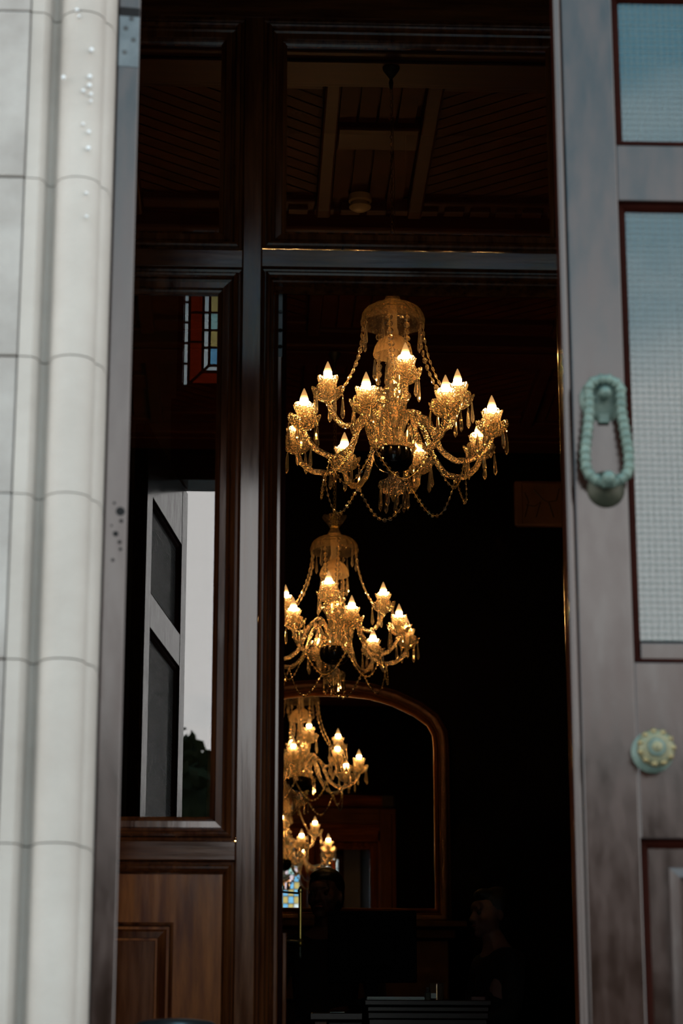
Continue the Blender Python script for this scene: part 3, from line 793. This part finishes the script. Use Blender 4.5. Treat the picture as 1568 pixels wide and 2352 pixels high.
    for k in range(8):
        a0 = R(a_low) + k * PI / 4; a1 = a0 + PI / 4
        P = []
        for i in range(11):
            u = i / 10; aa = a0 + (a1 - a0) * u
            P.append((.285 * math.sin(aa), -.285 * math.cos(aa), -.205 - .13 * math.sin(PI * u)))
        strand(P, .0235, small_me)
    return t
A0 = -16.68 - 1.77 + 3.3; U0 = 8.87 - 1.77
c1 = chandelier(.570, 9.078, -18.45, 7.1)
tag(c1, 'large cut crystal chandelier hung nearest the doorway, highest of the two', 'chandelier', 'crystal chandeliers along the hall')
index_kids()
c2 = copy_tree(c1)
c2.location = (.464, 12.513, 3.26); c2.rotation_euler = (0, 0, R(-15.6))
tag(c2, 'crystal chandelier hung farther back, just above the arched mirror', 'chandelier', 'crystal chandeliers along the hall')
for (x, y, lb) in ((.570, 9.078, 'fine dark chain carrying the nearer chandelier from the ceiling beam'), (.464, 12.513, 'fine dark chain carrying the chandelier above the mirror')):
    zb = 3.26 + .618; zt = HZ - .085
    ch = empty('chain', (x, y, zb)); tag(ch, lb, 'chain', 'chandelier chains')
    lk = MB()
    ring_ = [(.0055 * math.cos(2 * PI * k / 10), 0, .0105 * math.sin(2 * PI * k / 10)) for k in range(11)]
    lm = MB().tube(ring_, .0014, 5, cap=False).mesh('link', 'brass', 60)
    n = int((zt - zb) / .0175)
    for k in range(n): inst('link', lm, ch, (0, 0, .008 + k * .0175), (0, 0, (k % 2) * PI / 2))
    MB().tube([(.006, 0, 0), (.012, .002, .3), (.004, 0, zt - zb)], .0012, 5).build('flex', 'brass', ch)
    MB().lathe([(0, zt - zb - .10), (.006, zt - zb - .095), (.010, zt - zb - .07), (.006, zt - zb - .05), (.020, zt - zb - .03), (.034, zt - zb - .01), (.036, zt - zb), (0, zt - zb)], 18).build('ceiling_hook', 'bronze_dark', ch, smooth=50)

# ------------------------------------------------------------------ arched gilt mirror over the mantel
MCX = .50
inner = [(0, 3.271), (.12, 3.268), (.248, 3.254), (.383, 3.215), (.519, 3.151), (.596, 3.095), (.628, 3.036), (.634, 2.96), (.634, 1.99)]
def arch(off):
    # offset outline outward by off
    pts = [(x, z) for x, z in inner]
    out = []
    for i, (x, z) in enumerate(pts):
        a = pts[max(i - 1, 0)]; b = pts[min(i + 1, len(pts) - 1)]
        dx, dz = b[0] - a[0], b[1] - a[1]; L_ = math.hypot(dx, dz); nx_, nz_ = -dz / L_, dx / L_
        if i == 0: nx_, nz_ = 0, 1
        out.append((x + nx_ * off if i else 0, z + nz_ * off))
    out[-1] = (inner[-1][0] + off, inner[-1][1] - off)
    full = [(-x, z) for x, z in out[::-1][:-1]] + out
    return full
mir = empty('arched_mirror', (MCX, 14.355, 0), R(1.4)); mir.rotation_euler.x = R(-.5); tag(mir, 'large arched mirror in a gilt frame on the far wall above the mantel', 'mirror')
MM, nt, N, L, out = nodes('mirror_silver'); g = N('ShaderNodeBsdfGlossy'); g.inputs['Roughness'].default_value = 0.0; g.inputs['Color'].default_value = (.80, .80, .78, 1); L(g.outputs[0], out.inputs[0])
M['mirror'] = MM
MB().prism(arch(.004), -.005, .0).build('mirror_plate', 'mirror', mir)
def frame_band(prof, nm, mat):
    vs, fs = [], []; loops = [arch(o) for o, y in prof]
    n = len(loops[0])
    for (o, y), lp in zip(prof, loops): vs += [(x, y, z) for x, z in lp]
    for i in range(len(prof) - 1):
        for k in range(n):
            a, b = i * n + k, i * n + (k + 1) % n
            fs.append((a, b, b + n, a + n))
    MB().add(vs, fs).build(nm, mat, mir, smooth=50)
frame_band([(0, -.004), (0, -.016), (.004, -.021), (.009, -.016), (.010, -.012)], 'inner_gilt_bead', 'gilt')
frame_band([(.010, -.012), (.012, -.022), (.018, -.028), (.024, -.022), (.026, -.015), (.028, -.03), (.034, -.034), (.038, -.028)], 'gilt_moulding', 'gilt2')
frame_band([(.038, -.028), (.045, -.032), (.060, -.040), (.075, -.038), (.082, -.030)], 'carved_band', 'giltdark')
frame_band([(.082, -.030), (.086, -.038), (.092, -.036), (.095, -.026), (.095, .0)], 'outer_edge', 'giltdark')

mt = empty('mantelpiece', (MCX, 14.423, 0)); tag(mt, 'dark wooden mantelpiece on the far wall beneath the arched mirror', 'mantelpiece')
MB().box(-.80, -.26, 1.86, .80, 0, 1.895, .006).build('shelf', 'marble', mt)
MB().box(-.74, -.20, 1.80, .74, 0, 1.86, .01).build('shelf_moulding', 'marble', mt)
MB().box(-.70, -.15, 1.45, .70, 0, 1.80, .006).build('frieze', 'marble', mt)
for s_ in (-1, 1):
    MB().box(s_ * .70, -.15, 0, s_ * .48, 0, 1.45, .006).build('jamb', 'marble', mt)
    MB().box(s_ * .67, -.165, .25, s_ * .51, -.149, 1.38, .006).build('pilaster', 'marble', mt)
    MB().box(s_ * .72, -.19, 0, s_ * .46, -.0, .2, .006).build('plinth', 'marble', mt)
MB().box(-.48, -.10, 0, .48, 0, 1.45).build('hearth_opening', 'hole', mt)

ar = struct('trim_1')
for x0, z0, x1, z1 in ((1.60, 0, 1.745, 3.97), (-.745, 0, -.60, 3.97), (-.60, 3.83, 1.60, 3.97)):
    MB().box(x0, 6.852, z0, x1, 6.89, z1, .006).build('architrave', 'archi', ar)
    if x1 - x0 > .5: MB().box(x0, 6.888, z0 + .03, x1, 6.905, z1 - .05, .006).build('architrave_bead', 'archi', ar)
    else: MB().box(x0 + .04, 6.888, z0, x1 - .04, 6.905, z1 - .05, .006).build('architrave_bead', 'archi', ar)

# square relief panel high on the far wall
pq = empty('wall_panel', (1.82, 14.425, 4.36)); tag(pq, 'small square dull brown relief panel high on the far wall', 'wall panel')
MB().box(-.165, -.03, 0, .165, 0, .30, .02).build('board', 'plaque', pq)
for P in ([(-.10, .22), (-.075, .16), (-.10, .06)], [(-.04, .24), (.02, .17), (.05, .16), (.08, .06)], [(.05, .16), (.10, .17), (.12, .25)], [(-.09, .14), (-.04, .13), (.0, .16), (-.03, .06)]):
    MB().tube([(x, -.031, z) for x, z in P], .004, 6).build('relief_line', 'plaque_d', pq)
MB().box(-.15, -.036, .01, -.115, -.03, .29, .002).build('border', 'plaque', pq)

# dark framed picture on the entrance wall seen askew in the mirror
pf = empty('framed_picture', (1.32, 6.865, 3.25)); pf.rotation_euler = (0, R(0), 0)

bpy.data.objects.remove(pf)

# ------------------------------------------------------------------ reception desk and what stands on it
dk = empty('reception_desk', (.74, 9.8, 0)); tag(dk, 'dark reception desk with a moulded edge at the foot of the view', 'desk')
MB().box(-.255, 0, 1.035, .255, .62, 1.058, .004).build('desk_top', 'desk', dk)
MB().box(-.245, .012, 1.010, .248, .60, 1.035, .006).build('edge_moulding', 'desk', dk)
MB().box(-.240, .02, .985, .243, .60, 1.010, .003).build('edge_moulding', 'desk', dk)
MB().box(-.235, .035, 0, .238, .60, .985, .003).build('front_panel', 'desk', dk)
MB().box(-.20, .028, .12, .20, .036, .90, .006).build('raised_panel', 'desk', dk)
MB().box(-.47, .10, .985, -.256, .60, 1.015, .004).build('side_counter', 'desk', dk)
MB().box(-.45, .13, 0, -.40, .58, .985, .003).build('side_leg', 'panel_wood', dk)
MB().box(-.395, .15, 0, -.256, .58, .985, .003).build('side_panel', 'desk', dk)
def thing_box(nm, x0, y0, z0, x1, y1, z1, mat, label, cat, bev=.001, rz=0, group=None):
    cx, cy = (x0 + x1) / 2, (y0 + y1) / 2
    o = MB().box(x0 - cx, y0 - cy, 0, x1 - cx, y1 - cy, z1 - z0, bev).build(nm, mat, loc=(cx, cy, z0), rot=(0, 0, rz))
    tag(o, label, cat, group); return o
ps = empty('paper_stack', (.612, 9.93, 1.058)); tag(ps, 'flat stack of pale paper at the front of the desk top', 'paper')
for k in range(5): MB().box(-.115 + random.uniform(-.002, .002), -.11, k * .0028, .115 + random.uniform(-.002, .002), .10, k * .0028 + .0025).build('sheet', 'paper', ps)
thing_box('paper_slip', .352, 9.92, 1.015, .412, 10.0, 1.019, 'paper', 'small pale paper slip on the lower counter left of the desk', 'paper')
thing_box('jewel_box', .925, 9.95, 1.058, .985, 10.02, 1.085, 'redbox', 'small dark red box at the right end of the desk', 'box', .003)
bt = empty('pump_bottle', (.748, 9.93, 1.058)); tag(bt, 'small dark pump bottle beside the paper on the desk', 'bottle')
MB().box(-.012, -.010, 0, .012, .010, .042, .004).build('body', 'bronze_dark', bt); MB().lathe([(.004, .042), (.004, .052), (.006, .053), (.006, .060), (0, .061)], 12).build('pump', 'steel', bt); MB().box(-.003, -.012, .055, .003, 0, .059, .001).build('spout', 'steel', bt)
cd = empty('small_card', (.775, 9.98, 1.058)); tag(cd, 'tiny white card on a stand behind the pump bottle', 'card'); MB().box(-.010, 0, .022, .012, .002, .042).build('card', 'paper', cd); MB().box(-.008, .002, 0, .008, .016, .030, .001).build('stand', 'black', cd)
gt = empty('glass_tumbler', (.80, 10.12, 1.058)); tag(gt, 'clear glass tumbler on the desk in front of the woman', 'glass')
MB().lathe([(0, .002), (.026, .002), (.031, .095), (.029, .095), (.024, .008), (0, .008)], 20).build('tumbler', 'bead', gt, smooth=50)
mo = empty('monitor', (.535, 10.15, 1.058), R(-6)); tag(mo, 'black computer monitor standing on the desk, seen from behind', 'monitor')
MB().box(-.185, -.010, .10, .185, .025, .395, .006).build('screen_housing', 'black', mo)
MB().box(-.10, -.035, .16, .10, -.010, .33, .010).build('rear_housing', 'black', mo)
MB().box(-.025, -.03, .01, .025, -.008, .20, .004).build('stand_neck', 'black', mo); MB().box(-.10, -.08, 0, .10, .08, .012, .004).build('stand_foot', 'black', mo)

# round-topped bin in the porch
bn = empty('round_bin', (-.155, 5.80, 0)); tag(bn, 'round black bin with a steel rim standing in the porch before the wood panel', 'bin')
MB().lathe([(0, 0), (.080, 0), (.085, .01), (.090, .616), (.0, .616)], 40).build('body', 'black', bn, smooth=40)
MB().lathe([(.088, .616), (.0955, .622), (.0965, .636), (.094, .648), (.085, .654), (.06, .658), (0, .660)], 40).build('rim', 'steel', bn, smooth=60)

# ------------------------------------------------------------------ people
def skinned(name, pts, edges, rad, sub=1):
    me = bpy.data.meshes.new(name); me.from_pydata(pts, edges, []); o = bpy.data.objects.new(name, me); C.objects.link(o)
    sk = o.modifiers.new('s', 'SKIN'); sk.use_smooth_shade = True
    lay = me.skin_vertices[0] if me.skin_vertices else None
    if lay is None:
        bm = bmesh.new(); bm.from_mesh(me); bm.verts.layers.skin.verify(); bm.to_mesh(me); bm.free(); lay = me.skin_vertices[0]
    for i, r in enumerate(rad):
        lay.data[i].radius = r if isinstance(r, (tuple, list)) else (r, r)
        lay.data[i].use_root = (i == 0)
    ss = o.modifiers.new('u', 'SUBSURF'); ss.levels = sub; ss.render_levels = sub
    dg = bpy.context.evaluated_depsgraph_get(); ev = o.evaluated_get(dg)
    m2 = bpy.data.meshes.new_from_object(ev); bpy.data.objects.remove(o); bpy.data.meshes.remove(me)
    v = [tuple(x.co) for x in m2.vertices]; f = [tuple(p.vertices) for p in m2.polygons]; bpy.data.meshes.remove(m2)
    return v, f
def remeshed(name, mb, mat, vox, parent, smooth_it=0):
    o = mb.build(name, mat, None, smooth=180)
    r = o.modifiers.new('r', 'REMESH'); r.mode = 'VOXEL'; r.voxel_size = vox; r.use_smooth_shade = True
    if smooth_it:
        s_ = o.modifiers.new('sm', 'SMOOTH'); s_.iterations = smooth_it; s_.factor = .5
    dg = bpy.context.evaluated_depsgraph_get(); m2 = bpy.data.meshes.new_from_object(o.evaluated_get(dg))
    old = o.data; o.data = m2; o.modifiers.clear(); bpy.data.meshes.remove(old); m2.name = name
    o.parent = parent
    return o
def ell(mb, c, r, n=20, m=12, rot=None):
    vs = []; fs = []
    for i in range(m + 1):
        t = PI * i / m
        for k in range(n):
            a = 2 * PI * k / n
            p = Vector((r[0] * math.sin(t) * math.cos(a), r[1] * math.sin(t) * math.sin(a), r[2] * math.cos(t)))
            if rot: p = rot @ p
            vs.append(p + Vector(c))
    for i in range(m):
        for k in range(n):
            a, b = i * n + k, i * n + (k + 1) % n
            fs.append((a, b, b + n, a + n))
    mb.add([v[:] for v in vs], fs)

def person(H, female, loc, rz, label, skin, head_rz):
    """figure built facing -Y, feet at z=0"""
    t = empty('person', loc, rz); tag(t, label, 'person')
    k = H / 1.75
    hw = .17 if female else .20
    hip = .105 if female else .10
    P, E, Rd = [], [], []
    def v(x, y, z, r): P.append((x * k, y * k, z * k)); Rd.append(tuple(q * k for q in r) if isinstance(r, tuple) else r * k); return len(P) - 1
    def e(*a):
        for i in range(len(a) - 1): E.append((a[i], a[i + 1]))
    pel = v(0, 0, .95, (.135, .095)); wst = v(0, -.005, 1.10, (.11, .08) if female else (.135, .095)); ch = v(0, 0, 1.28, (.135, .10) if female else (.165, .11))
    up = v(0, .01, 1.40, (.10, .075)); nk = v(0, .0, 1.49, (.052, .052)); nk2 = v(0, -.015, 1.56, (.048, .050))
    e(pel, wst, ch, up, nk, nk2)
    for s_ in (-1, 1):
        h = v(s_ * hip, 0, .88, (.085, .085)); kn = v(s_ * hip * 1.05, -.01, .49, .055); an = v(s_ * hip * 1.05, .02, .09, .036); to = v(s_ * hip * 1.2, -.13, .035, (.035, .028))
        e(pel, h, kn, an, to)
        sh = v(s_ * hw, .01, 1.41, .055); el = v(s_ * (hw + .05), -.03, 1.14, .040)
        wr = v(s_ * (hw + .01), -.26, 1.09, .026); pm = v(s_ * (hw - .01), -.335, 1.085, (.036, .018))
        e(up, sh, el, wr, pm)
        for q in range(4):
            fx = s_ * (hw - .045 + q * .022); ln = [.062, .07, .066, .05][q if s_ < 0 else 3 - q]
            a = v(fx, -.375, 1.085, .0095); b = v(fx, -.375 - ln * .6, 1.078, .0088); c = v(fx, -.375 - ln, 1.064, .0078); e(pm, a, b, c)
        a = v(s_ * (hw - .045), -.31, 1.075, .011); b = v(s_ * (hw - .075), -.345, 1.07, .0095); c = v(s_ * (hw - .082), -.37, 1.068, .0085); e(wr, a, b, c)
    V, Fc = skinned('b', P, E, Rd, 2)
    mb = MB(); mb.add(V, Fc)
    # head, turned on the neck
    Hc = Vector((0, -.02 * k, (1.75 - .125) * k)); RZ = Matrix.Rotation(head_rz, 4, 'Z')
    def hp(x, y, z): return Hc + RZ.to_3x3() @ (Vector((x, y, z)) * k)
    def he(x, y, z, r, rx=0):
        ell(mb, hp(x, y, z), [q * k for q in r], 20, 14, (RZ.to_3x3() @ Matrix.Rotation(rx, 3, 'X')))
    he(0, .018, .035, (.073, .092, .088)); he(0, -.025, -.015, (.062, .068, .090)); he(0, -.045, -.062, (.046, .045, .040)); he(0, -.070, -.092, (.024, .020, .018))
    he(0, -.078, .035, (.050, .022, .030)); he(0, -.093, -.012, (.0115, .018, .030), R(-18)); he(0, -.108, -.026, (.014, .013, .011))
    he(0, -.088, -.052, (.024, .012, .006)); he(0, -.086, -.064, (.021, .012, .0065))
    he(0, .0, -.10, (.046, .050, .055))
    for s_ in (-1, 1):
        he(s_ * .036, -.062, -.022, (.024, .022, .022)); he(s_ * .074, .012, -.008, (.009, .018, .030)); he(s_ * .009, -.100, -.030, (.009, .010, .008))
        he(s_ * .032, -.084, .020, (.020, .010, .007))
    body = remeshed('body', mb, skin, .0065 * k, t, 3)
    # eyes, lips
    for s_ in (-1, 1):
        m_ = MB(); ell(m_, hp(s_ * .031, -.079, .004), [.011 * k] * 3, 12, 8); m_.build('eye', 'eye', t, smooth=180)
        m_ = MB(); ell(m_, hp(s_ * .031, -.0885, .004), [.0045 * k, .002 * k, .0045 * k], 10, 6, RZ.to_3x3()); m_.build('pupil', 'hole', t, smooth=180)
        m_ = MB(); m_.tube([hp(s_ * .016, -.094, .024), hp(s_ * .032, -.092, .029), hp(s_ * .048, -.080, .024)], .0028 * k, 6); m_.build('eyebrow', 'hair', t, smooth=180)
    m_ = MB(); m_.tube([hp(-.020, -.094, -.058), hp(-.008, -.1005, -.0565), hp(.008, -.1005, -.0565), hp(.020, -.094, -.058)], [.002 * k, .0042 * k, .0042 * k, .002 * k], 8); m_.build('lips', 'lip', t, smooth=180)
    # hair
    hb = MB()
    def hh(x, y, z, r): ell(hb, hp(x, y, z), [q * k for q in r], 20, 14, RZ.to_3x3())
    hh(0, .034, .050, (.082, .096, .088)); hh(0, .060, .0, (.074, .070, .080))
    if female:
        hh(0, -.035, .092, (.056, .055, .034)); hh(0, .125, .02, (.050, .050, .050)); hh(0, .10, -.035, (.055, .045, .055)); hh(-.06, .03, .02, (.022, .04, .04)); hh(.06, .03, .02, (.022, .04, .04))
    else:
        hh(0, -.03, .088, (.060, .05, .030))
    remeshed('hair', hb, 'hair', .008 * k, t, 2)
    # clothes
    inf = .012
    keep = [i for i in range(len(P))]
    tp = [(0, 0, .90, (.150, .108)), (0, -.005, 1.10, (.125, .095) if female else (.150, .108)), (0, 0, 1.28, (.150, .113) if female else (.180, .122)), (0, .012, 1.395, (.118, .088))]
    Pt, Et, Rt = [], [], []
    for (x, y, z, r) in tp: Pt.append((x * k, y * k, z * k)); Rt.append((r[0] * k, r[1] * k))
    Et = [(0, 1), (1, 2), (2, 3)]
    for s_ in (-1, 1):
        n0 = len(Pt)
        for (x, y, z, r) in ((s_ * hw, .01, 1.405, .066), (s_ * (hw + .05), -.03, 1.14, .051), (s_ * (hw + .014), -.235, 1.095, .036)):
            Pt.append((x * k, y * k, z * k)); Rt.append((r * k, r * k))
        Et += [(3, n0), (n0, n0 + 1), (n0 + 1, n0 + 2)]
    V, Fc = skinned('t', Pt, Et, Rt, 2); mb = MB(); mb.add(V, Fc)
    remeshed('top' if female else 'jacket', mb, 'cloth', .009, t, 2)
    Pt, Et, Rt = [(0, 0, .95 * k)], [], [(.150 * k, .112 * k)]
    for s_ in (-1, 1):
        n0 = len(Pt)
        for (x, y, z, r) in ((s_ * hip, 0, .87, .10), (s_ * hip * 1.05, -.008, .49, .075), (s_ * hip * 1.05, .015, .10, .062)):
            Pt.append((x * k, y * k, z * k)); Rt.append((r * k, r * k))
        Et += [(0, n0), (n0, n0 + 1), (n0 + 1, n0 + 2)]
    V, Fc = skinned('l', Pt, Et, Rt, 2); mb = MB(); mb.add(V, Fc)
    remeshed('trousers', mb, 'cloth', .009, t, 2)
    for s_ in (-1, 1):
        mb = MB(); ell(mb, (s_ * hip * 1.15 * k, -.05 * k, .040 * k), (.048 * k, .13 * k, .040 * k)); mb.build('shoe', 'black', t, smooth=180)
    return t
person(1.66, True, (1.14, 11.0, 0), R(-70), 'woman with dark tied-back hair and black top standing in profile behind the desk', 'skin', R(0))
person(1.80, False, (.385, 11.4, 0), R(-20), 'man in dark clothes with short dark hair standing before the mirror', 'skin2', 0)

# ------------------------------------------------------------------ trees across the street, behind the camera
def tree(x, y, h, w_, seed, label):
    rnd = random.Random(seed)
    t = empty('tree', (x, y, -1.2)); tag(t, label, 'tree', 'trees across the street')
    MB().tube([(0, 0, 0), (.05, .02, h * .3), (0, .05, h * .62)], [.22, .16, .08], 10).build('trunk', 'bark', t, smooth=60)
    b = MB(); blobs = [(rnd.uniform(-w_, w_) * .6, rnd.uniform(-1, 1), rnd.uniform(.24, .85) * h, rnd.uniform(.8, 1.5)) for _ in range(34)]
    vs, fs = [], []
    for (bx_, by_, bz_, br_) in blobs:
        for q in range(420):
            d = Vector((rnd.gauss(0, 1), rnd.gauss(0, 1), rnd.gauss(0, 1))).normalized() * br_ * rnd.uniform(.75, 1.0)
            c_ = Vector((bx_, by_, bz_)) + d
            u = Vector((rnd.uniform(-1, 1), rnd.uniform(-1, 1), rnd.uniform(-1, 1))).normalized() * .16; w2_ = u.orthogonal().normalized() * .09
            n = len(vs); vs += [(c_ - u)[:], (c_ + w2_)[:], (c_ + u)[:], (c_ - w2_)[:]]; fs.append((n, n + 1, n + 2, n + 3))
    for (bx_, by_, bz_, br_) in blobs: ell(b, (bx_, by_, bz_), (br_ * .82, br_ * .82, br_ * .82), 10, 7)
    b.add(vs, fs).build('foliage', 'leaf', t, kind='stuff')
names = ['tall dark tree across the street, reflected at the foot of the porch window', 'rounded tree in the front row just right of the doorway axis', 'tree at the far right end of the front row across the street',
         'tree at the far left end of the front row across the street', 'tall tree in the back row straight behind the doorway axis', 'tallest tree in the back row, right of the doorway axis']
for i, (x, y, h) in enumerate([(-3.2, -24, 9.3), (4.7, -24, 8.3), (12.6, -24, 8.6), (-11.1, -24, 8.6), (.8, -31.5, 8.8), (8.7, -31.5, 9.6)]):
    tree(x, y, h, 3.7, 11 + i, names[i])

hd_ = empty('hedge', (0, -19.8, -1.2)); tag(hd_, 'unseen dark hedge added along the street to darken low reflections', 'hedge')  # out of view, added to close sky gaps in the low reflections
hb_ = MB(); vs, fs = [], []
rnd = random.Random(5)
for q in range(9000):
    f = rnd.random(); c_ = Vector((rnd.uniform(-20, 20), rnd.choice((-.7, .7)) + rnd.uniform(-.08, .08), rnd.uniform(0, 3.9))) if f < .8 else Vector((rnd.uniform(-20, 20), rnd.uniform(-.7, .7), 3.9 + rnd.uniform(-.1, .15)))
    u = Vector((rnd.uniform(-1, 1), rnd.uniform(-1, 1), rnd.uniform(-1, 1))).normalized() * .14; w2_ = u.orthogonal().normalized() * .09
    n = len(vs); vs += [(c_ - u)[:], (c_ + w2_)[:], (c_ + u)[:], (c_ - w2_)[:]]; fs.append((n, n + 1, n + 2, n + 3))
hb_.add(vs, fs).box(-20, -.65, 0, 20, .65, 3.8).build('added_hedge_leaves', 'leaf', hd_, kind='stuff')
